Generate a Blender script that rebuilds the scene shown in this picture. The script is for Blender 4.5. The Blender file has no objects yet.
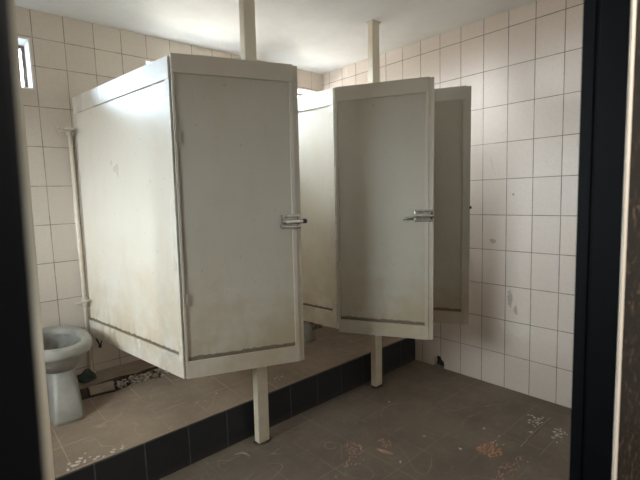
import bpy, bmesh, math, random
from mathutils import Vector, Matrix
R = math.radians
rnd = random.Random(7)
scn = bpy.context.scene
COL = scn.collection

# ------------------------------------------------------------------ materials
class NT:
    """small helper around a node tree"""
    def __init__(s, name):
        s.m = bpy.data.materials.new(name); s.m.use_nodes = True
        s.t = s.m.node_tree; s.t.nodes.clear()
        s.out = s.n('ShaderNodeOutputMaterial')
    def n(s, typ, **kw):
        x = s.t.nodes.new(typ)
        for k, v in kw.items(): setattr(x, k, v)
        return x
    def put(s, sock, v):
        if isinstance(v, bpy.types.NodeSocket): s.t.links.new(v, sock)
        elif v is not None: sock.default_value = v
    def math(s, op, a, b=None, c=None, clamp=False):
        x = s.n('ShaderNodeMath', operation=op, use_clamp=clamp)
        s.put(x.inputs[0], a)
        if b is not None: s.put(x.inputs[1], b)
        if c is not None: s.put(x.inputs[2], c)
        return x.outputs[0]
    def ramp(s, v, a, b, lo=0.0, hi=1.0, smooth=True):
        x = s.n('ShaderNodeMapRange', interpolation_type='SMOOTHSTEP' if smooth else 'LINEAR')
        s.put(x.inputs['Value'], v)
        x.inputs['From Min'].default_value = a; x.inputs['From Max'].default_value = b
        x.inputs['To Min'].default_value = lo; x.inputs['To Max'].default_value = hi
        return x.outputs['Result']
    def mix(s, f, a, b, mode='MIX'):
        x = s.n('ShaderNodeMix', data_type='RGBA', blend_type=mode)
        s.put(x.inputs[0], f)
        s.put(x.inputs[6], (*a, 1) if isinstance(a, tuple) else a)
        s.put(x.inputs[7], (*b, 1) if isinstance(b, tuple) else b)
        return x.outputs[2]
    def noise(s, vec, scale, detail=3.0, rough=0.55, dist=0.0):
        x = s.n('ShaderNodeTexNoise')
        s.put(x.inputs['Vector'], vec)
        x.inputs['Scale'].default_value = scale; x.inputs['Detail'].default_value = detail
        x.inputs['Roughness'].default_value = rough; x.inputs['Distortion'].default_value = dist
        return x.outputs['Fac']
    def obj(s):
        x = s.n('ShaderNodeTexCoord'); return x.outputs['Object']
    def sep(s, v):
        x = s.n('ShaderNodeSeparateXYZ'); s.put(x.inputs[0], v); return x.outputs
    def comb(s, x_, y_, z_=0.0):
        x = s.n('ShaderNodeCombineXYZ')
        s.put(x.inputs[0], x_); s.put(x.inputs[1], y_); s.put(x.inputs[2], z_); return x.outputs[0]
    def scalev(s, v, sc):
        x = s.n('ShaderNodeMapping'); s.put(x.inputs['Vector'], v); x.inputs['Scale'].default_value = sc
        return x.outputs[0]
    def bump(s, h, strength, dist=0.01):
        x = s.n('ShaderNodeBump'); s.put(x.inputs['Height'], h)
        x.inputs['Strength'].default_value = strength; x.inputs['Distance'].default_value = dist
        return x.outputs[0]
    def bsdf(s, color, rough=0.5, normal=None, metallic=0.0, spec=0.5, coat=0.0, coat_rough=0.1):
        x = s.n('ShaderNodeBsdfPrincipled')
        s.put(x.inputs['Base Color'], (*color, 1) if isinstance(color, tuple) else color)
        s.put(x.inputs['Roughness'], rough)
        x.inputs['Metallic'].default_value = metallic
        x.inputs['Specular IOR Level'].default_value = spec
        x.inputs['Coat Weight'].default_value = coat; x.inputs['Coat Roughness'].default_value = coat_rough
        if normal is not None: s.put(x.inputs['Normal'], normal)
        s.t.links.new(x.outputs[0], s.out.inputs['Surface'])
        return s.m

def grid(s, t_u, w, g):
    """t_u = coordinate/size; returns (line mask, tile index)"""
    fr = s.math('FRACT', t_u)
    d = s.math('MULTIPLY', s.math('MINIMUM', fr, s.math('SUBTRACT', 1.0, fr)), w)
    return s.ramp(d, g * .5, g * .5 + .0012, 1.0, 0.0), s.math('FLOOR', t_u)

def wall_tile(name, axis, u0, w, v0, h, cut=None, base=(.60, .54, .465), grout=(.20, .165, .13), marks=()):
    s = NT(name)
    co = s.obj(); xyz = s.sep(co)
    u = s.math('DIVIDE', s.math('SUBTRACT', xyz[axis], u0), w)
    v = s.math('DIVIDE', s.math('SUBTRACT', xyz[2], v0), h)
    mu, iu = grid(s, u, w, .0042)
    mv, iv = grid(s, v, h, .0042)
    if cut is not None:
        above = s.math('GREATER_THAN', xyz[2], cut - .12)
        dc = s.math('ABSOLUTE', s.math('SUBTRACT', xyz[2], cut))
        mc = s.ramp(dc, .002, .0032, 1, 0)
        mv = s.math('ADD', s.math('MULTIPLY', mv, s.math('SUBTRACT', 1, above)), s.math('MULTIPLY', mc, above))
    line = s.math('MAXIMUM', mu, mv)
    wn = s.n('ShaderNodeTexWhiteNoise', noise_dimensions='3D'); s.put(wn.inputs['Vector'], s.comb(iu, iv))
    big = s.noise(co, 1.1, 3)
    fine = s.noise(co, 70, 3, .65)
    col = s.mix(s.ramp(wn.outputs['Value'], 0, 1, 0, .35), base, tuple(c * .86 for c in base))
    col = s.mix(s.ramp(fine, .42, .72, 0, .30), col, tuple(c * f for c, f in zip(base, (.80, .76, .70))))
    col = s.mix(s.ramp(big, .45, .75, 0, .25), col, tuple(c * f for c, f in zip(base, (.88, .82, .74))))
    # splashed dirt low on the wall and stray scuffs
    low = s.ramp(s.math('ADD', xyz[2], s.math('MULTIPLY', s.noise(co, 6, 4), .35)), .25, .75, .30, 0)
    col = s.mix(low, col, (.36, .29, .22))
    scuff = s.math('MULTIPLY', s.ramp(s.noise(s.scalev(co, (1, 1, .55)), 5.0, 5, .7, .6), .66, .74), .35)
    col = s.mix(scuff, col, (.33, .27, .21))
    for (mu_, mz_, ru, rz, c, amt) in marks:
        du = s.math('DIVIDE', s.math('SUBTRACT', xyz[axis], mu_), ru)
        dz = s.math('DIVIDE', s.math('SUBTRACT', xyz[2], mz_), rz)
        rr = s.math('ADD', s.math('MULTIPLY', du, du), s.math('MULTIPLY', dz, dz))
        rr = s.math('ADD', rr, s.math('MULTIPLY', s.math('SUBTRACT', s.noise(co, 45, 5, .7), .5), 4.0))
        col = s.mix(s.ramp(rr, .55, 1.0, amt, 0), col, c)
    # grout with uneven darkness
    gcol = s.mix(s.ramp(s.noise(co, 9, 3), .35, .65), grout, tuple(c * 1.9 for c in grout))
    col = s.mix(line, col, gcol)
    hgt = s.math('ADD', s.math('MULTIPLY', line, -1.0), s.math('MULTIPLY', fine, .12))
    return s.bsdf(col, s.ramp(s.math('MAXIMUM', line, s.math('MULTIPLY', big, .5)), 0, 1, .30, .62), s.bump(hgt, .35, .004))

def floor_mat(name, base, u0, v0, size, grout_amt=.5, scratches=.0, rot=0.0):
    s = NT(name)
    co = s.obj(); xyz = s.sep(co)
    mu, iu = grid(s, s.math('DIVIDE', s.math('SUBTRACT', xyz[0], u0), size), size, .005)
    mv, iv = grid(s, s.math('DIVIDE', s.math('SUBTRACT', xyz[1], v0), size), size, .005)
    line = s.math('MAXIMUM', mu, mv)
    wn = s.n('ShaderNodeTexWhiteNoise', noise_dimensions='3D'); s.put(wn.inputs['Vector'], s.comb(iu, iv))
    n1 = s.noise(co, 2.2, 5, .6); n2 = s.noise(co, 14, 5, .65, .8); n3 = s.noise(co, 120, 2)
    col = s.mix(s.ramp(n1, .3, .7), base, tuple(c * f for c, f in zip(base, (.72, .72, .73))))
    col = s.mix(s.ramp(wn.outputs['Value'], 0, 1, 0, .22), col, tuple(c * .7 for c in base))
    col = s.mix(s.ramp(n2, .52, .75, 0, .40), col, tuple(c * f for c, f in zip(base, (1.45, 1.42, 1.38))))
    col = s.mix(s.ramp(n3, .45, .8, 0, .35), col, tuple(c * .6 for c in base))
    gv = s.math('MULTIPLY', line, s.ramp(s.noise(co, 3.1, 3), .38, .62, 0, grout_amt))
    col = s.mix(gv, col, tuple(c * 1.75 for c in base))
    if scratches:
        for k, (sc, off, wdt) in enumerate(((.9, 3.1, .0022), (1.6, 9.7, .0035), (2.6, 1.3, .005))):
            mp = s.n('ShaderNodeMapping'); s.put(mp.inputs['Vector'], co); mp.inputs['Location'].default_value = (off, off * .6, 0)
            f = s.noise(mp.outputs[0], sc, 0.0, 0, 1.2)
            d = s.math('ABSOLUTE', s.math('SUBTRACT', f, .5))
            ln = s.math('MULTIPLY', s.ramp(d, wdt * .4, wdt, 1, 0), s.ramp(s.noise(mp.outputs[0], 4.0, 2), .42, .6, 0, scratches))
            col = s.mix(ln, col, tuple(c * 2.2 for c in base))
        worn = s.math('MULTIPLY', s.ramp(s.noise(co, 36, 4, .7), .60, .68), s.ramp(s.noise(co, 3.4, 2), .54, .66, 0, .8))
        col = s.mix(worn, col, (.34, .25, .19))
    hgt = s.math('ADD', s.math('MULTIPLY', line, -.6), s.math('ADD', s.math('MULTIPLY', n2, .4), s.math('MULTIPLY', n3, .25)))
    return s.bsdf(col, s.ramp(n1, .3, .7, .50, .72), s.bump(hgt, .3, .006))

def paint_mat(name, base, rough=.3, brush=.25, dirty=None, stain=.35, speck=0.0, sides=None):
    s = NT(name)
    co = s.obj(); xyz = s.sep(co)
    n1 = s.noise(s.scalev(co, (1, 1, .5)), 2.6, 4, .6); n2 = s.noise(s.scalev(co, (1, 1, .22)), 26, 4, .6, .4); n3 = s.noise(co, 95, 3, .7)
    col = s.mix(s.ramp(n1, .42, .75, 0, stain), base, tuple(c * f for c, f in zip(base, (.86, .79, .66))))
    col = s.mix(s.ramp(n2, .56, .74, 0, .22), col, tuple(c * f for c, f in zip(base, (.80, .74, .64))))
    col = s.mix(s.ramp(s.noise(co, 42, 2), .70, .76, 0, .4), col, (.22, .17, .12))
    lowz = s.math('MULTIPLY', s.ramp(xyz[2], .05, 1.0, .75, 0), s.ramp(s.noise(co, 3.4, 5, .65), .32, .66))  # warm bounce light put into the colour toward the foot, mixed with dirt
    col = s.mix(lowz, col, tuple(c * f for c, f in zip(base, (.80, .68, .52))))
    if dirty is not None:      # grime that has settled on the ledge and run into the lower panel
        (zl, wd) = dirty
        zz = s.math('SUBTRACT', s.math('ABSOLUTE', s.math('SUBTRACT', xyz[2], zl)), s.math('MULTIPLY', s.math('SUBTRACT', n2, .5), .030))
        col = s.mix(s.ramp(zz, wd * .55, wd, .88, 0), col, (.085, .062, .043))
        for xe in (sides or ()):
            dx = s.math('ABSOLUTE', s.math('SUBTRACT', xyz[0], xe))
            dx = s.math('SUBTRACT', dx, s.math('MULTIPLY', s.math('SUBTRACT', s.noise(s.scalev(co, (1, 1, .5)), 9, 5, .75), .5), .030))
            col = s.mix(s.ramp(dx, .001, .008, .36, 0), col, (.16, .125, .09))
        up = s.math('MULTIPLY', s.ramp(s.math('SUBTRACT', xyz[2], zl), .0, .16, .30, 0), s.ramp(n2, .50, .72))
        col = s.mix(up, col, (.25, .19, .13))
    hgt = s.math('ADD', s.math('MULTIPLY', n2, .6), s.math('MULTIPLY', n3, .25 + speck))
    return s.bsdf(col, s.ramp(n1, .3, .75, rough, rough + .16), s.bump(hgt, brush, .004))

def plain(name, base, rough=.6, var=.25, scale=20, bump=.15, metallic=0.0, spec=.5):
    s = NT(name); co = s.obj()
    n = s.noise(co, scale, 4, .6); n2 = s.noise(co, scale * .17, 3)
    col = s.mix(s.ramp(n, .35, .7, 0, 1), base, tuple(c * (1 - var) for c in base))
    col = s.mix(s.ramp(n2, .4, .7, 0, .5), col, tuple(c * (1 - var * .8) for c in base))
    return s.bsdf(col, rough, s.bump(n, bump, .004), metallic=metallic, spec=spec)

M = {}
M['tile_back'] = wall_tile('glazed wall tile back', 0, .6138, .1943, 2.545 - .2735 * 9, .2735, cut=2.735, base=(.60, .53, .46))
M['tile_right'] = wall_tile('glazed wall tile right', 1, 1.7069, .19465, 0.0, .28, base=(.75, .66, .60), grout=(.17, .14, .11),
    marks=((1.42, .53, .15, .085, (.74, .68, .60), .95), (1.475, .74, .020, .075, (.22, .18, .15), .5), (1.43, .655, .016, .045, (.22, .18, .15), .5),
           (1.62, 1.19, .03, .02, (.25, .20, .16), .5), (1.46, 1.56, .008, .008, (.10, .08, .07), .9)))
M['tile_front'] = wall_tile('glazed wall tile front', 0, .0, .1946, 0.0, .28)
M['tile_left'] = wall_tile('glazed wall tile left', 1, .0, .1946, 0.0, .28)
M['floor'] = floor_mat('worn cement floor tile', (.172, .134, .100), .06, .18, .2586, .45, scratches=.40)
M['platform'] = floor_mat('worn platform tile', (.272, .207, .150), .41 - .2586 * 3, .07, .2586, .55, scratches=.2)
M['corridor'] = plain('corridor plaster', (.36, .34, .31), .8)
M['ceiling'] = plain('ceiling whitewash', (.74, .73, .71), .85, .06, 7, .08)
M['reveal'] = plain('white reveal plaster', (.82, .82, .80), .7, .08, 12, .1)
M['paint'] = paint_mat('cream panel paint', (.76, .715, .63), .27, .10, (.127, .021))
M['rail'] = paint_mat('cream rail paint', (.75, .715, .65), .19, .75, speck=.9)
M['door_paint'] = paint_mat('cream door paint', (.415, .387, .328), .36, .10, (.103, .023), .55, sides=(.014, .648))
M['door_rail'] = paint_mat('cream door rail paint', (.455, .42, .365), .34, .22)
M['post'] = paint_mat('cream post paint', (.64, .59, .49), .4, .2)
M['ceramic'] = plain('dirty sanitary ceramic', (.32, .305, .27), .42, .34, 7, .03)
M['basin'] = plain('stained basin ceramic', (.25, .24, .215), .30, .35, 9, .05)
M['dark'] = plain('dark void soil', (.012, .010, .009), .95, .5, 30, .4)
M['soil'] = plain('broken screed', (.095, .075, .058), .95, .5, 34, .6)
M['rubble'] = plain('rubble stone', (.50, .42, .34), .9, .8, 34, .4)
M['chrome'] = plain('tarnished chrome', (.62, .60, .56), .27, .35, 30, .1, metallic=.9)
M['black'] = plain('black plastic', (.012, .012, .012), .4, .2, 20, .05)
M['steel_frame'] = plain('black steel frame paint', (.0022, .0028, .0040), .5, .2, 8, .05, spec=.12)
M['window_frame'] = plain('brown window frame paint', (.22, .17, .13), .5)
M['pipe'] = plain('pale painted pipe', (.74, .655, .56), .4, .12, 15, .08)
M['valve'] = plain('painted valve', (.66, .59, .50), .38, .3, 20, .1)
M['rust'] = plain('dark rust', (.075, .058, .045), .8, .5, 40, .3)
M['green'] = plain('dark green cloth', (.045, .060, .048), .85, .5, 30, .3)
M['flake'] = plain('white paint flake', (.55, .49, .42), .8, .25, 60, .2)
M['leaf'] = plain('dry pinkish leaf', (.40, .24, .165), .75, .35, 50, .2)
M['straw'] = plain('straw', (.36, .30, .21), .7, .2, 40, .1)
M['bark'] = plain('peeled strip', (.30, .25, .19), .7, .4, 50, .2)
M['crumb'] = plain('orange crumb', (.52, .25, .13), .85, .35, 80, .2)
M['cream_trim'] = plain('cream trim paint', (.72, .66, .57), .5, .1, 10, .05)
def granite():
    s = NT('dark brown speckled granite'); co = s.obj()
    v = s.n('ShaderNodeTexVoronoi'); s.put(v.inputs['Vector'], co); v.inputs['Scale'].default_value = 150
    n = s.noise(co, 60, 5, .75)
    col = s.mix(s.ramp(v.outputs['Distance'], .1, .6), (.016, .010, .007), (.003, .0025, .002))
    col = s.mix(s.ramp(n, .54, .64, 0, .95), col, (.10, .066, .038))
    return s.bsdf(col, .45, s.bump(n, .2, .003))
M['granite'] = granite()
def riser():
    s = NT('navy black riser tile'); co = s.obj(); xyz = s.sep(co)
    mu, iu = grid(s, s.math('DIVIDE', s.math('SUBTRACT', xyz[0], .501), .2587), .2587, .006)
    wn = s.n('ShaderNodeTexWhiteNoise', noise_dimensions='1D'); s.put(wn.inputs['W'], iu)
    n = s.noise(co, 8, 4); n2 = s.noise(co, 40, 4, .7)
    col = s.mix(wn.outputs['Value'], (.0135, .0150, .0190), (.021, .023, .027))
    col = s.mix(s.ramp(n2, .55, .75, 0, .5), col, (.05, .047, .043))
    low = s.ramp(s.math('ADD', xyz[2], s.math('MULTIPLY', n, .06)), .02, .09, .65, 0)
    col = s.mix(low, col, (.055, .045, .036))
    col = s.mix(s.math('MULTIPLY', mu, s.ramp(n, .3, .6, .25, .8)), col, (.12, .11, .10))
    return s.bsdf(col, s.ramp(n, .3, .7, .30, .5), s.bump(s.math('SUBTRACT', s.math('MULTIPLY', n2, .15), mu), .3, .004))
M['riser'] = riser()
def glass(name, tint):
    s = NT(name)
    a = s.n('ShaderNodeBsdfTransparent'); a.inputs[0].default_value = (*tint, 1)
    b = s.n('ShaderNodeBsdfGlossy'); b.inputs['Roughness'].default_value = .05
    fr = s.n('ShaderNodeFresnel'); fr.inputs[0].default_value = 1.45
    mx = s.n('ShaderNodeMixShader'); s.put(mx.inputs[0], fr.outputs[0])
    s.t.links.new(a.outputs[0], mx.inputs[1]); s.t.links.new(b.outputs[0], mx.inputs[2])
    s.t.links.new(mx.outputs[0], s.out.inputs['Surface'])
    return s.m
M['glass'] = glass('window glass', (.93, .95, .95)); M['dim_glass'] = glass('dim window glass', (.34, .345, .34)); M['half_dim_glass'] = glass('half-dim window glass', (.45, .49, .52))  # last two tints are put in only to dim daylight through single windows

# ------------------------------------------------------------------ mesh helpers
def link(name, bm, mats, parent=None, smooth=False, loc=None):
    me = bpy.data.meshes.new(name)
    bmesh.ops.recalc_face_normals(bm, faces=bm.faces)
    bm.to_mesh(me); bm.free()
    for m in (mats if isinstance(mats, (list, tuple)) else [mats]): me.materials.append(m)
    if smooth:
        for p in me.polygons: p.use_smooth = True
    o = bpy.data.objects.new(name, me); COL.objects.link(o)
    if parent is not None: o.parent = parent
    if loc is not None: o.location = loc
    return o
def tag(o, label=None, cat=None, group=None, kind=None):
    if label: o['label'] = label
    if cat: o['category'] = cat
    if group: o['group'] = group
    if kind: o['kind'] = kind
    return o
def empty(name, loc, rot=None, label=None, cat=None, group=None):
    o = bpy.data.objects.new(name, None); COL.objects.link(o)
    o.empty_display_size = .1
    o.location = loc
    if rot is not None: o.rotation_euler = rot
    return tag(o, label, cat, group)
def add_box(bm, x0, x1, y0, y1, z0, z1, bevel=0.0, mat=0):
    r = bmesh.ops.create_cube(bm, size=1.0)
    vs = r['verts']
    for v in vs:
        v.co = Vector((x0 + (v.co.x + .5) * (x1 - x0), y0 + (v.co.y + .5) * (y1 - y0), z0 + (v.co.z + .5) * (z1 - z0)))
    fs = list({f for v in vs for f in v.link_faces})
    for f in fs: f.material_index = mat
    if bevel > 0:
        es = list({e for v in vs for e in v.link_edges})
        bmesh.ops.bevel(bm, geom=es, offset=bevel, segments=2, affect='EDGES', profile=.6)
def box(*a, **k):
    bm = bmesh.new(); add_box(bm, *a, **k); return bm
def add_tube(bm, pts, rad, seg=10, caps=True):
    pts = [Vector(p) for p in pts]; rings = []
    for i, p in enumerate(pts):
        d = (pts[min(i + 1, len(pts) - 1)] - pts[max(i - 1, 0)]).normalized()
        a = d.orthogonal().normalized()
        if abs(d.z) < .9: a = Vector((0, 0, 1)).cross(d).normalized()
        b = d.cross(a)
        r = rad[i] if isinstance(rad, (list, tuple)) else rad
        rings.append([bm.verts.new(p + (a * math.cos(t) + b * math.sin(t)) * r) for t in [2 * math.pi * k / seg for k in range(seg)]])
    for q, w in zip(rings, rings[1:]):
        for k in range(seg): bm.faces.new((q[k], q[(k + 1) % seg], w[(k + 1) % seg], w[k]))
    if caps:
        bm.faces.new(rings[0]); bm.faces.new(rings[-1])
def add_prism(bm, outline, y0, y1, axis='y', mat=0):
    """outline of 2-D points extruded between two depths"""
    def P(a, b, d): return {'y': (a, d, b), 'x': (d, a, b), 'z': (a, b, d)}[axis]
    A = [bm.verts.new(P(a, b, y0)) for a, b in outline]; B = [bm.verts.new(P(a, b, y1)) for a, b in outline]
    fs = [bm.faces.new(A), bm.faces.new(B)]
    n = len(outline)
    for k in range(n): fs.append(bm.faces.new((A[k], A[(k + 1) % n], B[(k + 1) % n], B[k])))
    for f in fs: f.material_index = mat
def sup(cx, cy, a, bf, bb, z, n=2.3, seg=40):
    """superellipse ring, front (toward -y) half-length bf, back half-length bb"""
    pts = []
    for k in range(seg):
        t = 2 * math.pi * k / seg
        c, s_ = math.cos(t), math.sin(t)
        x = math.copysign(abs(c) ** (2 / n), c) * a
        y = math.copysign(abs(s_) ** (2 / n), s_) * (bb if s_ > 0 else bf)
        pts.append(Vector((cx + x, cy + y, z)))
    return pts
def add_loft(bm, rings, cap0=True, cap1=True):
    vr = [[bm.verts.new(p) for p in r] for r in rings]
    for q, w in zip(vr, vr[1:]):
        n = len(q)
        for k in range(n): bm.faces.new((q[k], q[(k + 1) % n], w[(k + 1) % n], w[k]))
    if cap0: bm.faces.new(vr[0])
    if cap1: bm.faces.new(vr[-1])
def pebble(bm, c, r, rn, mat=0):
    res = bmesh.ops.create_icosphere(bm, subdivisions=1, radius=1.0)
    sx, sy, sz = r * rn.uniform(.7, 1.3), r * rn.uniform(.7, 1.3), r * rn.uniform(.4, .8)
    rot = Matrix.Rotation(rn.uniform(0, 6.3), 3, 'Z') @ Matrix.Rotation(rn.uniform(-.5, .5), 3, 'X')
    for v in res['verts']:
        p = v.co * rn.uniform(.75, 1.15)
        v.co = rot @ Vector((p.x * sx, p.y * sy, p.z * sz)) + Vector(c)

# ------------------------------------------------------------------ dimensions (metres)
XR, YB, ZC = 3.309, 3.561, 2.917         # right wall, back wall, ceiling
XL, YF = -1.45, .30                      # left wall, front wall (inner faces)
YP = 2.375                               # platform edge
def zp(y): return .245 + .0464 * (y - YP)   # the platform falls slightly toward its edge
LEAN = .0141                             # the old cubicles lean a little toward the right wall

# ------------------------------------------------------------------ the room
tag(link('floor', box(XL - .1, XR + .1, -1.9, YB + .12, -.1, 0), M['floor']), kind='structure')
tag(link('ceiling', box(XL - .1, XR + .1, YF - .22, YB + .12, ZC, ZC + .12), M['ceiling']), kind='structure')

# back wall with its row of high windows
WZ0, WZ1, WW = 2.383, 2.724, .545
win_x = [(-1.29, -.855), (.053, .598), (1.373, 2.071), (2.68, 3.225)]
bm = bmesh.new()
WT = .20
add_box(bm, XL - .1, XR + .1, YB, YB + WT, -.1, WZ0)
add_box(bm, XL - .1, XR + .1, YB, YB + WT, WZ1, ZC)
xs = [XL - .1] + [v for w in win_x for v in w] + [XR + .1]
for a, b in zip(xs[0::2], xs[1::2]): add_box(bm, a, b, YB, YB + WT, WZ0, WZ1)
tag(link('wall_back', bm, M['tile_back']), kind='structure')
for i, (a, b) in enumerate(win_x):
    bm = bmesh.new()            # plastered reveal, a rounded lip around the opening
    t = .012
    add_box(bm, a, a + t, YB - .003, YB + WT, WZ0, WZ1, .003)
    add_box(bm, b - t, b, YB - .003, YB + WT, WZ0, WZ1, .003)
    add_box(bm, a + t, b - t, YB - .003, YB + WT, WZ0, WZ0 + t, .003)
    add_box(bm, a + t, b - t, YB - .003, YB + WT, WZ1 - t, WZ1, .003)
    w = tag(link('window_%d' % (i + 1), bm, M['reveal']), kind='structure')
    bm = bmesh.new(); f = .022; y0, y1 = YB + .15, YB + .185
    a2, b2, z0, z1 = a + t, b - t, WZ0 + t, WZ1 - t
    add_box(bm, a2, a2 + f, y0, y1, z0, z1, .003); add_box(bm, b2 - f, b2, y0, y1, z0, z1, .003)
    add_box(bm, a2 + f, b2 - f, y0, y1, z0, z0 + f, .003); add_box(bm, a2 + f, b2 - f, y0, y1, z1 - f, z1, .003)
    add_box(bm, (a2 + b2) / 2 - .012, (a2 + b2) / 2 + .012, y0 + .003, y1 - .003, z0 + f, z1 - f, .002)
    link('window_frame', bm, M['window_frame'], w)
    link('pane', box(a2 + f, b2 - f, YB + .165, YB + .170, z0 + f, z1 - f), M['half_dim_glass' if i == 1 else 'glass'], w)

# right wall: tiled face with a broken hole at its foot
bm = bmesh.new()
notch = [(2.172, 0), (2.166, .040), (2.172, .072), (2.155, .098), (2.128, .108), (2.100, .102), (2.088, .076), (2.068, .066), (2.060, .034), (2.066, 0)]
outl = [(YB + .0, 0), (YB, ZC), (-.0 + YF - .2, ZC), (YF - .2, 0)]
add_prism(bm, [(YB, ZC), (YB, 0)] + notch + [(YF - .2, 0), (YF - .2, ZC)], XR, XR + .055, 'x')
add_box(bm, XR + .055, XR + .16, YF - .2, YB, 0, ZC, mat=1)
tag(link('wall_right', bm, [M['tile_right'], M['dark']]), kind='structure')
LY0, LY1, LZ0, LZ1 = 1.55, 2.80, 1.35, 2.45  # left window is unseen, added for side light on partitions and right wall
bm = bmesh.new()
add_box(bm, XL - .18, XL, YF - .2, LY0, 0, ZC); add_box(bm, XL - .18, XL, LY1, YB, 0, ZC)
add_box(bm, XL - .18, XL, LY0, LY1, 0, LZ0); add_box(bm, XL - .18, XL, LY0, LY1, LZ1, ZC)
tag(link('wall_left', bm, M['tile_left']), kind='structure')
bm = bmesh.new(); f = .04
for (a, b, c_, d) in ((LY0, LY0 + f, LZ0, LZ1), (LY1 - f, LY1, LZ0, LZ1), (LY0 + f, LY1 - f, LZ0, LZ0 + f), (LY0 + f, LY1 - f, LZ1 - f, LZ1), ((LY0 + LY1) / 2 - .02, (LY0 + LY1) / 2 + .02, LZ0 + f, LZ1 - f)):
    add_box(bm, XL - .14, XL - .09, a, b, c_, d, .003)
w = tag(link('window_5', bm, M['window_frame']), kind='structure')
link('pane', box(XL - .118, XL - .112, LY0 + f, LY1 - f, LZ0 + f, LZ1 - f), M['dim_glass'], w)

# front wall around the doorway, granite facing and steel frame on the corridor side
DX0, DX1, DZ = .0275, .920, 2.20
bm = bmesh.new()
add_box(bm, XL - .1, DX0 - .095, .225, YF, 0, ZC); add_box(bm, DX1 + .045, XR + .1, .235, .281, 0, ZC)
add_box(bm, DX0 - .062, DX1 + .045, .245, .281, DZ + .06, ZC)
tag(link('wall_front', bm, M['tile_front']), kind='structure')
bm = bmesh.new()
add_box(bm, DX1 + .0225, XR + .1, .208, .235, 0, ZC, .002)
add_box(bm, XL - .1, DX0 - .115, .20, .225, 0, ZC, .002)
tag(link('wall_granite_facing', bm, M['granite']), kind='structure')
bm = bmesh.new()                         # ribbed steel jambs and head
for (a, b, y0, y1) in ((DX1, DX1 + .045, .262, .2835), (DX1 + .003, DX1 + .045, .255, .262), (DX1, DX1 + .022, .2105, .255)):
    add_box(bm, a, b, y0, y1, 0, DZ, .0015)
for (a, b, y0, y1) in ((DX0 - .13, DX0 - .004, .25, .302), (DX0 - .13, DX0, .225, .25)):
    add_box(bm, a, b, y0, y1, 0, DZ, .003)
for v in bm.verts:                       # the old frame has sunk out of plumb on the hinge side
    if v.co.x < .1: v.co.x += .0225 * (v.co.z - 1.46)
add_box(bm, DX0 - .06, DX1 + .022, .235, .2835, DZ, DZ + .06, .003)
tag(link('door_1', bm, M['steel_frame']), kind='structure')
bm = bmesh.new()
add_box(bm, DX1 + .001, DX1 + .0222, .2065, .2105, 0, DZ + .06, .001)
tag(link('trim_1', bm, M['cream_trim']), kind='structure')

# the corridor the photo is taken from
bm = bmesh.new()
add_box(bm, XL - .1, XR + .1, -1.9, -1.8, 0, 2.8); add_box(bm, XL - .1, XR + .1, -1.8, .2, 2.75, 2.8)
add_box(bm, XR + .0, XR + .1, -1.8, .10, 0, 2.75); add_box(bm, XL - .12, XL - .02, -1.8, .10, 0, 2.75)
tag(link('wall_corridor', bm, M['corridor']), kind='structure')

# raised platform: cut open along the back for a pipe trench, rest still tiled
def edge(y, amp, n, x0, x1, rn):
    return [(x0 + (x1 - x0) * k / n, y + rn.uniform(-amp, amp)) for k in range(n + 1)]
rn = random.Random(3)
bm = bmesh.new()
PX0, PX1 = XL, XR
def slab(bm, poly, z_low, mat=0):
    top = [bm.verts.new((x, y, zp(y))) for x, y in poly]; bot = [bm.verts.new((x, y, z_low)) for x, y in poly]
    n = len(poly); fs = [bm.faces.new(top), bm.faces.new(bot)]
    side = [bm.faces.new((top[k], top[(k + 1) % n], bot[(k + 1) % n], bot[k])) for k in range(n)]
    for f in fs: f.material_index = 0
    for f in side: f.material_index = mat
e1 = edge(3.135, .018, 44, PX0, PX1, rn); e2 = edge(3.335, .016, 44, PX0, PX1, rn)
slab(bm, [(PX0, YP + .012)] + [(PX1, YP + .012)] + e1[::-1], 0.0, 1)
slab(bm, e2 + [(PX1, YB), (PX0, YB)], 0.0, 1)
add_box(bm, PX0, PX1, 3.10, 3.36, 0, .215, mat=1)
tag(link('platform', bm, [M['platform'], M['soil']]), kind='structure')
bm = bmesh.new()
add_box(bm, PX0, PX1, YP, YP + .012, 0, .2435, .0015)
tag(link('trim_riser', bm, M['riser']), kind='structure')
# rubble in the trench
bm = bmesh.new(); rn = random.Random(11)
for k in range(1100):
    x = rn.uniform(.88, 2.22) if k < 900 else rn.uniform(2.72, 3.25); y = rn.gauss(3.24, .055)
    if not 3.13 < y < 3.34: continue
    pebble(bm, (x, y, .240 + rn.uniform(0, .052) * (1 - abs(y - 3.235) / .16) + (y - 3.235) * .1), rn.choice((.006, .009, .012, .017, .024)), rn)
for k in range(60):
    pebble(bm, (rn.uniform(.63, .87), 3.135 + rn.uniform(-.015, .02), .232), rn.uniform(.006, .014), rn)
tag(link('rubble', bm, M['rubble']), 'grey stone rubble filling the broken trench along the platform', 'rubble', kind='stuff')

# broken tile plate leaning into the trench beside the toilet
bm = bmesh.new()
add_prism(bm, [(-.085, -.03), (.075, -.045), (.085, .03), (-.08, .04)], -.008, .008, 'z')
o = link('broken_tile', bm, M['platform'], loc=(.79, 3.295, .262)); o.rotation_euler = (R(38), 0, R(3))
tag(o, 'broken floor tile slanting into the dark trench beside the toilet', 'tile')

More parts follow.
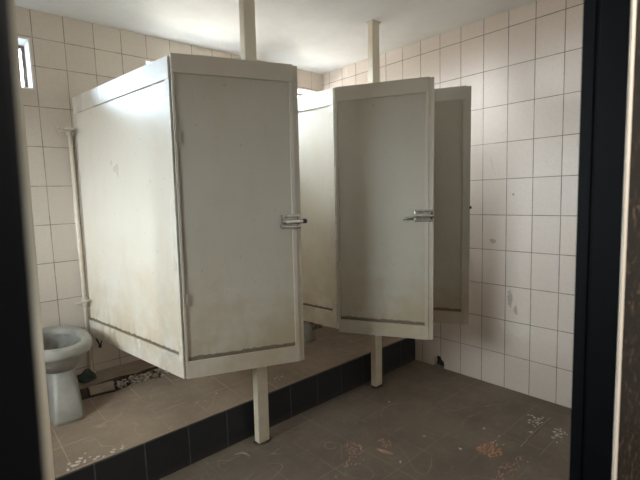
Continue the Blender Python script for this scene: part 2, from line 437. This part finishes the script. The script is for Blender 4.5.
# ------------------------------------------------------------------ cubicles
def placed(name, x, y, z, th, label, cat, group=None):
    m = Matrix(((1, 0, LEAN, 0), (0, 1, 0, 0), (0, 0, 1, 0), (0, 0, 0, 1)))
    rot = (Matrix.Rotation(math.atan(LEAN), 3, 'Y') @ Matrix.Rotation(th, 3, 'Z')).to_euler()
    return empty(name, (x, y, z), rot, label, cat, group)
PH = 1.775; PT = .034
def panel_set(root, L, H, rail_t, rail_b, st0, st1, mp, mr, t=PT, rec=.011, strip=True):
    """rails, stiles and recessed sheet of a framed board; front face at y=0, hinge end at x=0"""
    link('top_rail', box(0, L, 0, t, H - rail_t, H, .0025), mr, root)
    link('bottom_rail', box(0, L, 0, t, 0, rail_b, .0025), mr, root)
    link('stile', box(0, st0, .0012, t - .0012, rail_b, H - rail_t, .002), mr, root)
    link('stile', box(L - st1, L, .0012, t - .0012, rail_b, H - rail_t, .002), mr, root)
    link('panel', box(st0 - .004, L - st1 + .004, rec, t - rec, rail_b - .004, H - rail_t + .004), mp, root)

def partition(xf, xw, label, cat, zb):
    yf, yw = 2.262, YB - .004
    L = math.hypot(xw - xf, yw - yf); th = math.atan2(yf - yw, xf - xw)   # local x runs from wall to front, front face at -y looks left
    root = placed('stall_partition', xw, yw, zb, th, label, cat, 'cream partitions between the cubicles')
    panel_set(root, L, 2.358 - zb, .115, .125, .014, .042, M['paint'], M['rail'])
    return root
p1 = partition(.964, .798, 'long cream partition left of the nearest open door, its face pale bluish and glossy', 'partition', .594)
p2 = partition(2.170, 2.035, 'cream partition behind the nearest door, lit bright, ending at the middle door', 'partition', .602)

# short fixed boards that tie the partitions to the posts (mostly behind the open doors)
def front_board(x0, x1, label):
    root = placed('front_board', x0, 2.264, .583, 0, label, 'board', 'fixed front boards between partition and post')
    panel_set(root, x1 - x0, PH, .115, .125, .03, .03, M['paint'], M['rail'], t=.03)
    return root
front_board(1.008, 1.437, 'narrow fixed cream board behind the nearest open door, tied to its post')
front_board(2.204, 2.584, 'narrow fixed cream board behind the middle open door, tied to its post')

def latch(parent, L, z, lever):
    """tower bolt on the free edge of a door"""
    bm = bmesh.new()
    add_box(bm, L - .122, L - .006, -.004, 0.001, z - .040, z + .042, .0015)
    lt = link('latch', bm, M['chrome'], parent)
    bm = bmesh.new()
    for dz in (-.030, .032): add_tube(bm, [(L - .116, -.011, z + dz), (L - .010, -.011, z + dz)], .0085, 10)
    for dx in (-.110, -.014): add_box(bm, L + dx - .006, L + dx + .006, -.016, -.003, z - .038, z + .040, .0015)
    link('guide', bm, M['chrome'], lt)
    bm = bmesh.new(); add_tube(bm, [(L - .120, -.014, z), (L - .100, -.015, z), (L - .02, -.014, z), (L + .010, -.014, z)], [.012, .017, .015, .012], 12)
    link('bolt', bm, M['chrome'], lt)
    bm = bmesh.new()
    if not lever:
        add_tube(bm, [(L + .004, -.014, z + .001), (L + .008, -.014, z + .001), (L + .028, -.014, z + .001), (L + .032, -.014, z + .001)], [.010, .0145, .0145, .010], 12)
        link('bolt_tip', bm, M['black'], lt)
        bm = bmesh.new()
        add_tube(bm, [(L - .112, -.016, z - .004), (L - .126, -.026, z - .012), (L - .128, -.028, z - .034)], [.006, .007, .008], 8)
        link('lever', bm, M['chrome'], lt)
    else:
        add_tube(bm, [(L - .110, -.016, z - .004), (L - .140, -.024, z - .010), (L - .175, -.028, z - .016), (L - .196, -.028, z - .022)], [.008, .008, .013, .007], 10)
        link('lever', bm, M['chrome'], lt)
        bm = bmesh.new(); add_box(bm, L - .012, L - .001, -.020, -.001, z - .022, z + .022, .001)
        link('keeper', bm, M['black'], lt)
    return lt
def door(x, y, deg, L, z, H, label, lz, lever, hz=(.45, 1.33)):
    root = placed('stall_door', x, y, z, R(deg), label, 'door', 'open cubicle doors')
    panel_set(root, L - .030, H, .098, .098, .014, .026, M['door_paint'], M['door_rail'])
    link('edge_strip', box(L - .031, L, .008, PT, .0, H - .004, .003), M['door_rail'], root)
    for h in hz:
        bm = bmesh.new(); add_tube(bm, [(.004, -.006, h - .032), (.004, -.006, h + .032)], .0055, 10)
        add_box(bm, .004, .030, -.0025, .001, h - .03, h + .03, .0008)
        link('hinge', bm, M['door_rail'], root)
    if lz: latch(root, L - .004, lz, lever)
    return root
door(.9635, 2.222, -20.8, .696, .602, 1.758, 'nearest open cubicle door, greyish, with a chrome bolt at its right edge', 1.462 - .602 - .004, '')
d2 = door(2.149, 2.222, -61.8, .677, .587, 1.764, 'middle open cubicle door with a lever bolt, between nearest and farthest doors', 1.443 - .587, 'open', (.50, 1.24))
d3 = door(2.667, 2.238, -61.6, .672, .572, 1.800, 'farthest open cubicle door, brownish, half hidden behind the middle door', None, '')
bm = bmesh.new(); add_tube(bm, [(.668, -.004, .905), (.683, -.004, .905)], .010, 10); link('bolt_tip', bm, M['black'], d3)

for (x, lab) in ((.262, 'cream square post at the left edge of the photo, mostly hidden by the door frame'),
                 (1.472, 'cream square post behind the nearest open door, standing by the black riser'),
                 (2.624, 'cream square post behind the middle open door, reaching the ceiling')):
    root = placed('support_post', x, 2.275, 0, 0, lab, 'post', 'cream posts along the platform edge')
    bm = bmesh.new(); add_box(bm, -.041, .041, -.026, .026, .004, ZC + .002, .004)
    link('shaft', bm, M['post'], root)
    bm = bmesh.new(); rn = random.Random(int(x * 100))
    pts = [(.058 * math.cos(t) * rn.uniform(.85, 1.2), .042 * math.sin(t) * rn.uniform(.85, 1.2)) for t in [k * math.pi / 6 for k in range(12)]]
    add_prism(bm, pts, 0, .010, 'z'); link('mortar_foot', bm, M['soil'], root)
    bm = bmesh.new(); add_box(bm, -.050, .050, -.034, .034, ZC - .008, ZC + .001, .002)
    link('ceiling_flange', bm, M['post'], root)

# ------------------------------------------------------------------ toilets
def toilet(x, y, rz, label):
    root = empty('toilet', (x, y, zp(y)), (0, 0, rz), label, 'toilet', 'toilets on the platform')
    bm = bmesh.new()           # foot and neck
    add_loft(bm, [sup(-.006, 0, .090, .318, .27, -.018, 9), sup(-.006, 0, .089, .316, .268, .01, 9), sup(-.004, .0, .085, .282, .262, .09, 7),
                  sup(0, .01, .084, .246, .255, .17, 5), sup(0, .02, .086, .215, .255, .235, 3.0), sup(0, .02, .10, .215, .26, .275, 2.6)])
    link('pedestal', bm, M['ceramic'], root, True)
    bm = bmesh.new()           # outer bowl up to the lip, then the basin inside
    outer = [sup(0, .02, .092, .205, .25, .255, 2.6), sup(0, .015, .125, .235, .272, .295, 2.4), sup(0, .01, .162, .272, .295, .335, 2.3),
             sup(0, .0, .184, .290, .31, .372, 2.25), sup(0, 0, .190, .296, .315, .388, 2.25)]
    add_loft(bm, outer, True, False)
    link('bowl', bm, M['ceramic'], root, True)
    bm = bmesh.new()           # the wide rim with its own rounded section
    add_loft(bm, [sup(0, 0, .184, .288, .310, .372), sup(0, 0, .199, .305, .324, .377), sup(0, 0, .204, .312, .328, .398), sup(0, 0, .199, .306, .324, .432),
                  sup(0, 0, .191, .298, .317, .444), sup(0, 0, .176, .283, .304, .447), sup(0, -.008, .152, .262, .245, .445), sup(0, -.008, .142, .252, .235, .436),
                  sup(0, -.008, .139, .248, .232, .405)], False, False)
    link('rim', bm, M['ceramic'], root, True)
    bm = bmesh.new()
    add_loft(bm, [sup(0, -.008, .139, .248, .232, .408), sup(0, -.006, .142, .245, .232, .37), sup(0, 0, .122, .20, .20, .30), sup(0, .02, .08, .12, .13, .235), sup(0, .03, .045, .06, .07, .215)], False, True)
    link('basin', bm, M['basin'], root, True)
    return root
toilet(.516, 3.205, R(-1), 'dirty white toilet without a seat at the left, beside the pale water pipe')
toilet(2.440, 3.225, R(2), 'toilet in the last cubicle, only its foot showing under the bright partition')

# ------------------------------------------------------------------ wall pipe with two valves
px_ = .782; py_ = YB - .026
pipe = empty('water_pipe', (px_, py_, zp(YB)), None, 'thin pale vertical water pipe with two taps on the back wall', 'pipe')
z0 = zp(YB)
bm = bmesh.new(); add_tube(bm, [(0, 0, -.004), (0, 0, 2.13 - z0)], .013, 14); link('riser_pipe', bm, M['pipe'], pipe, True)
for zc, hx in ((2.112, -.055), (.862, -.062)):
    bm = bmesh.new(); z = zc - z0
    add_tube(bm, [(.028, -.004, z), (hx + .012, -.006, z), (hx, -.006, z)], [.015, .014, .010], 12)
    add_tube(bm, [(0, 0, z - .03), (0, 0, z + .03)], .021, 12)
    v = link('valve', bm, M['valve'], pipe)
    bm = bmesh.new(); add_tube(bm, [(-.006, -.012, z), (-.006, -.045, z)], .007, 8)
    add_tube(bm, [(-.040, -.045, z + .014), (-.006, -.048, z + .010), (.028, -.045, z + .016)], [.006, .011, .006], 8)
    link('tap_handle', bm, M['valve'], v)
    if zc > 2:
        bm = bmesh.new(); add_tube(bm, [(hx, -.006, z), (hx - .012, -.008, z + .006), (hx - .014, -.010, z + .020), (hx - .002, -.010, z + .026)], .007, 8)
        link('spout', bm, M['valve'], v)
bm = bmesh.new(); add_tube(bm, [(0, 0, 0), (0, 0, .012)], .032, 16); link('floor_flange', bm, M['pipe'], pipe)

# bent bracket sticking out of the wall under the partition's corner
bm = bmesh.new()
add_tube(bm, [(0, .012, .012), (0, -.02, .0), (.010, -.045, -.035)], .006, 8); add_tube(bm, [(.010, -.045, -.035), (.024, -.03, -.010), (.032, -.02, .012)], .005, 8)
add_tube(bm, [(.006, -.05, -.048), (.012, -.04, -.024)], .011, 8)
o = link('bent_bracket', bm, M['rust'], loc=(.845, YB - .010, .545)); tag(o, 'small rusty bent bracket on the wall under the long partition corner', 'bracket')

# dark green crumpled rag at the foot of the pipe
bm = bmesh.new(); res = bmesh.ops.create_icosphere(bm, subdivisions=3, radius=1.0); rn = random.Random(5)
ph = [rn.uniform(0, 6.3) for _ in range(6)]
for v in bm.verts:
    p = v.co.copy()
    k = 1 + .22 * math.sin(5 * p.x + ph[0] + 3 * p.z) + .16 * math.sin(7 * p.y + ph[1] - 4 * p.z) + .12 * math.sin(9 * p.z + ph[2])
    v.co = Vector((p.x * k * .058, p.y * k * .040, max(-.5, p.z * k) * .046))
o = link('crumpled_rag', bm, M['green'], smooth=True, loc=(.725, 3.44, zp(3.44) + .023))
tag(o, 'dark green crumpled rag on the platform between toilet and trench', 'rag')

# ------------------------------------------------------------------ litter
def flake_mesh(bm, r, rn, th=.0022):
    n = rn.choice((5, 6, 7)); st = rn.uniform(.5, .9)
    pts = [(r * math.cos(t) * rn.uniform(.7, 1.15), r * st * math.sin(t) * rn.uniform(.7, 1.15)) for t in [2 * math.pi * k / n for k in range(n)]]
    add_prism(bm, pts, 0, th, 'z')
    for v in bm.verts: v.co.z += .25 * v.co.x * v.co.x / r
def scatter(name, pts, mat, zf, label, cat, group, rn):
    for (x, y, r) in pts:
        bm = bmesh.new(); flake_mesh(bm, r, rn)
        o = link(name, bm, mat, loc=(x, y, zf(y) + .0006)); o.rotation_euler = (.0 if zf(0) == 0 else math.atan(.0464), 0, rn.uniform(0, 6.3))
        tag(o, label, cat, group)
rn = random.Random(21)
scatter('paint_flake', [(.443, 2.447, .017), (.425, 2.425, .021), (.47, 2.425, .016), (.462, 2.47, .012), (.405, 2.46, .013), (.515, 2.412, .012), (.535, 2.425, .010),
        (.50, 2.45, .008), (.555, 2.405, .008), (.602, 2.412, .015), (.618, 2.43, .010), (.652, 2.414, .013), (.66, 2.435, .009), (.39, 2.41, .015), (.49, 2.50, .007)],
        M['flake'], zp, 'small white paint flake on the platform edge in front of the toilet', 'flake', 'white flakes on the platform edge by the toilet', rn)
scatter('plaster_chip', [(1.772, 2.528, .010), (1.80, 2.54, .008), (1.83, 2.52, .009), (1.79, 2.50, .007), (1.86, 2.55, .008), (1.75, 2.49, .007), (1.61, 2.83, .012), (1.34, 2.62, .009)],
        M['flake'], zp, 'tiny pale plaster chip on the platform below the nearest open door', 'chip', 'pale chips on the platform below the nearest door', rn)
f0 = lambda y: 0.0
cl = []
for (cx, cy, sx, sy, n) in ((2.95, 1.125, .11, .03, 28), (2.90, .965, .075, .030, 20), (2.50, 1.17, .05, .04, 5)):
    for _ in range(n): cl.append((rn.gauss(cx, sx * .5), rn.gauss(cy, sy * .7), rn.choice((.006, .007, .009, .012))))
scatter('wall_chip', cl, M['flake'], f0, 'small pale chip on the floor near the foot of the right wall', 'chip', 'pale chips on the floor by the right wall', rn)
scatter('floor_speck', [(2.26, 1.56, .009), (2.30, 1.32, .012), (1.93, 1.50, .010), (2.62, 1.33, .011), (2.60, 1.22, .008), (2.47, 2.02, .010), (1.99, 1.66, .008)],
        M['flake'], f0, 'lone pale speck on the open floor in front of the doors', 'speck', 'pale specks on the open floor', rn)
def crumbs(cx, cy, sx, sy, n, label, m, seed):
    r_ = random.Random(seed); bm = bmesh.new()
    for _ in range(n):
        a = r_.uniform(0, 6.3); q = math.sqrt(r_.random())
        pebble(bm, (cx + sx * q * math.cos(a), cy + sy * q * math.sin(a), .002), r_.choice((.0035, .005, .007)), r_)
    tag(link('crumbs', bm, m), label, 'crumbs', kind='stuff')
crumbs(2.42, 1.189, .075, .075, 110, 'orange crumbs in a round patch on the floor at right', M['crumb'], 1)
crumbs(1.835, 1.80, .060, .075, 70, 'pale orange crumbs on the floor below the middle door', M['leaf'], 2)
crumbs(1.735, 1.70, .08, .05, 30, 'sparse brownish crumbs on the floor at the bottom centre', M['leaf'], 3)
crumbs(2.02, 1.70, .035, .06, 34, 'thin brownish crumb patch right of the dry leaf', M['leaf'], 4)
crumbs(2.28, 1.03, .20, .045, 75, 'loose brownish crumbs on the floor at the bottom right', M['leaf'], 6)

bm = bmesh.new()               # dry leaf: pointed blade with a raised midrib
N = 12; up, lo, mid = [], [], []
for k in range(N + 1):
    t = k / N; w = .017 * math.sin(math.pi * t) ** .8 + .0006; x = -.055 + .11 * t
    up.append(bm.verts.new((x, w, .003 + .004 * t))); lo.append(bm.verts.new((x, -w, .003))); mid.append(bm.verts.new((x, 0, .007 + .006 * math.sin(math.pi * t))))
for k in range(N):
    bm.faces.new((lo[k], lo[k + 1], mid[k + 1], mid[k])); bm.faces.new((mid[k], mid[k + 1], up[k + 1], up[k]))
o = link('dry_leaf', bm, M['leaf'], smooth=True, loc=(1.947, 1.631, 0)); o.rotation_euler = (0, 0, R(-75))
md = o.modifiers.new('thick', 'SOLIDIFY'); md.thickness = .0012
tag(o, 'narrow dry pinkish leaf lying on the floor below the middle door', 'leaf')

bm = bmesh.new()               # curled peel by the first post
prev = None
for k in range(15):
    t = k / 14; x = -.075 + .15 * t; y = .022 * math.sin(2.2 * t); z = .004 + .020 * math.sin(math.pi * t) ** 2
    w = .011 * (.35 + math.sin(math.pi * min(1, t * .9 + .1)))
    a, b = bm.verts.new((x, y - w, z)), bm.verts.new((x, y + w, z + .004))
    if prev: bm.faces.new((prev[0], a, b, prev[1]))
    prev = (a, b)
o = link('curled_peel', bm, M['bark'], smooth=True, loc=(1.285, 2.225, 0)); o.rotation_euler = (0, 0, R(-62)); o.scale = (.72, .72, .72)
md = o.modifiers.new('thick', 'SOLIDIFY'); md.thickness = .0018
tag(o, 'curled dry peel on the floor left of the nearest post foot', 'peel')
bm = bmesh.new(); add_tube(bm, [(2.582, 1.071, .003), (2.83, 1.075, .0045), (3.07, 1.074, .003)], .0028, 8)
tag(link('straw', bm, M['straw']), 'thin straw lying on the floor near the right wall', 'straw')

# ------------------------------------------------------------------ light
w = bpy.data.worlds.new('overcast sky'); scn.world = w; w.use_nodes = True
bg = w.node_tree.nodes['Background']; bg.inputs[0].default_value = (.86, .94, 1.0, 1); bg.inputs[1].default_value = 38.0
_t = w.node_tree; _tc = _t.nodes.new('ShaderNodeTexCoord'); _sx = _t.nodes.new('ShaderNodeSeparateXYZ'); _mr = _t.nodes.new('ShaderNodeMapRange')
_mx = _t.nodes.new('ShaderNodeMix'); _mx.data_type = 'RGBA'
_t.links.new(_tc.outputs['Generated'], _sx.inputs[0]); _t.links.new(_sx.outputs[2], _mr.inputs['Value'])
_mr.inputs['From Min'].default_value = -.06; _mr.inputs['From Max'].default_value = .06
_mx.inputs[6].default_value = (.14, .133, .122, 1); _mx.inputs[7].default_value = (.86, .935, 1.0, 1)   # ground below the horizon, overcast sky above
_t.links.new(_mr.outputs[0], _mx.inputs[0]); _t.links.new(_mx.outputs[2], bg.inputs[0])
for (a, b) in win_x:           # portals guide the sky's own light in through the windows
    l = bpy.data.lights.new('window_portal', 'AREA'); l.shape = 'RECTANGLE'; l.size = b - a; l.size_y = WZ1 - WZ0
    l.cycles.is_portal = True
    o = bpy.data.objects.new('window_portal', l); COL.objects.link(o)
    o.location = ((a + b) / 2, YB + WT + .01, (WZ0 + WZ1) / 2); o.rotation_euler = (R(-90), 0, 0)
l = bpy.data.lights.new('window_portal', 'AREA'); l.shape = 'RECTANGLE'; l.size = LZ1 - LZ0; l.size_y = LY1 - LY0
l.cycles.is_portal = True
o = bpy.data.objects.new('window_portal', l); COL.objects.link(o); o.location = (XL - .19, (LY0 + LY1) / 2, (LZ0 + LZ1) / 2); o.rotation_euler = (0, R(-90), 0)
l = bpy.data.lights.new('corridor_lamp', 'AREA'); l.shape = 'RECTANGLE'; l.size = 1.2; l.size_y = .25; l.energy = 11.0; l.color = (1, .93, .84)
o = bpy.data.objects.new('corridor_lamp', l); COL.objects.link(o); o.location = (1.0, -.75, 2.72)

# ------------------------------------------------------------------ camera
cam = bpy.data.cameras.new('camera'); co = bpy.data.objects.new('camera', cam); COL.objects.link(co)
a = Vector((.7421363613512599, -.6694924700704099, -.031834787251268024))
b = Vector((.09242034831306775, .05517413101134687, .994190270765528)); c = -Vector((.6638464433722632, .7407669321629875, -.10282145610636204))
m = Matrix(((a.x, b.x, c.x, 0), (a.y, b.y, c.y, 0), (a.z, b.z, c.z, 1.5964), (0, 0, 0, 1)))
co.matrix_world = m
cam.sensor_width = 36; cam.lens = 24.125; cam.clip_start = .02
cam.dof.use_dof = True; cam.dof.focus_distance = 2.6; cam.dof.aperture_fstop = 4.2
scn.camera = co
vs = scn.view_settings
vs.view_transform = 'Standard'; vs.look = 'None'; vs.gamma = 1.0; vs.use_curve_mapping = False
vs.exposure = 2.6
scn.cycles.max_bounces = 20; scn.cycles.diffuse_bounces = 14; scn.cycles.glossy_bounces = 8
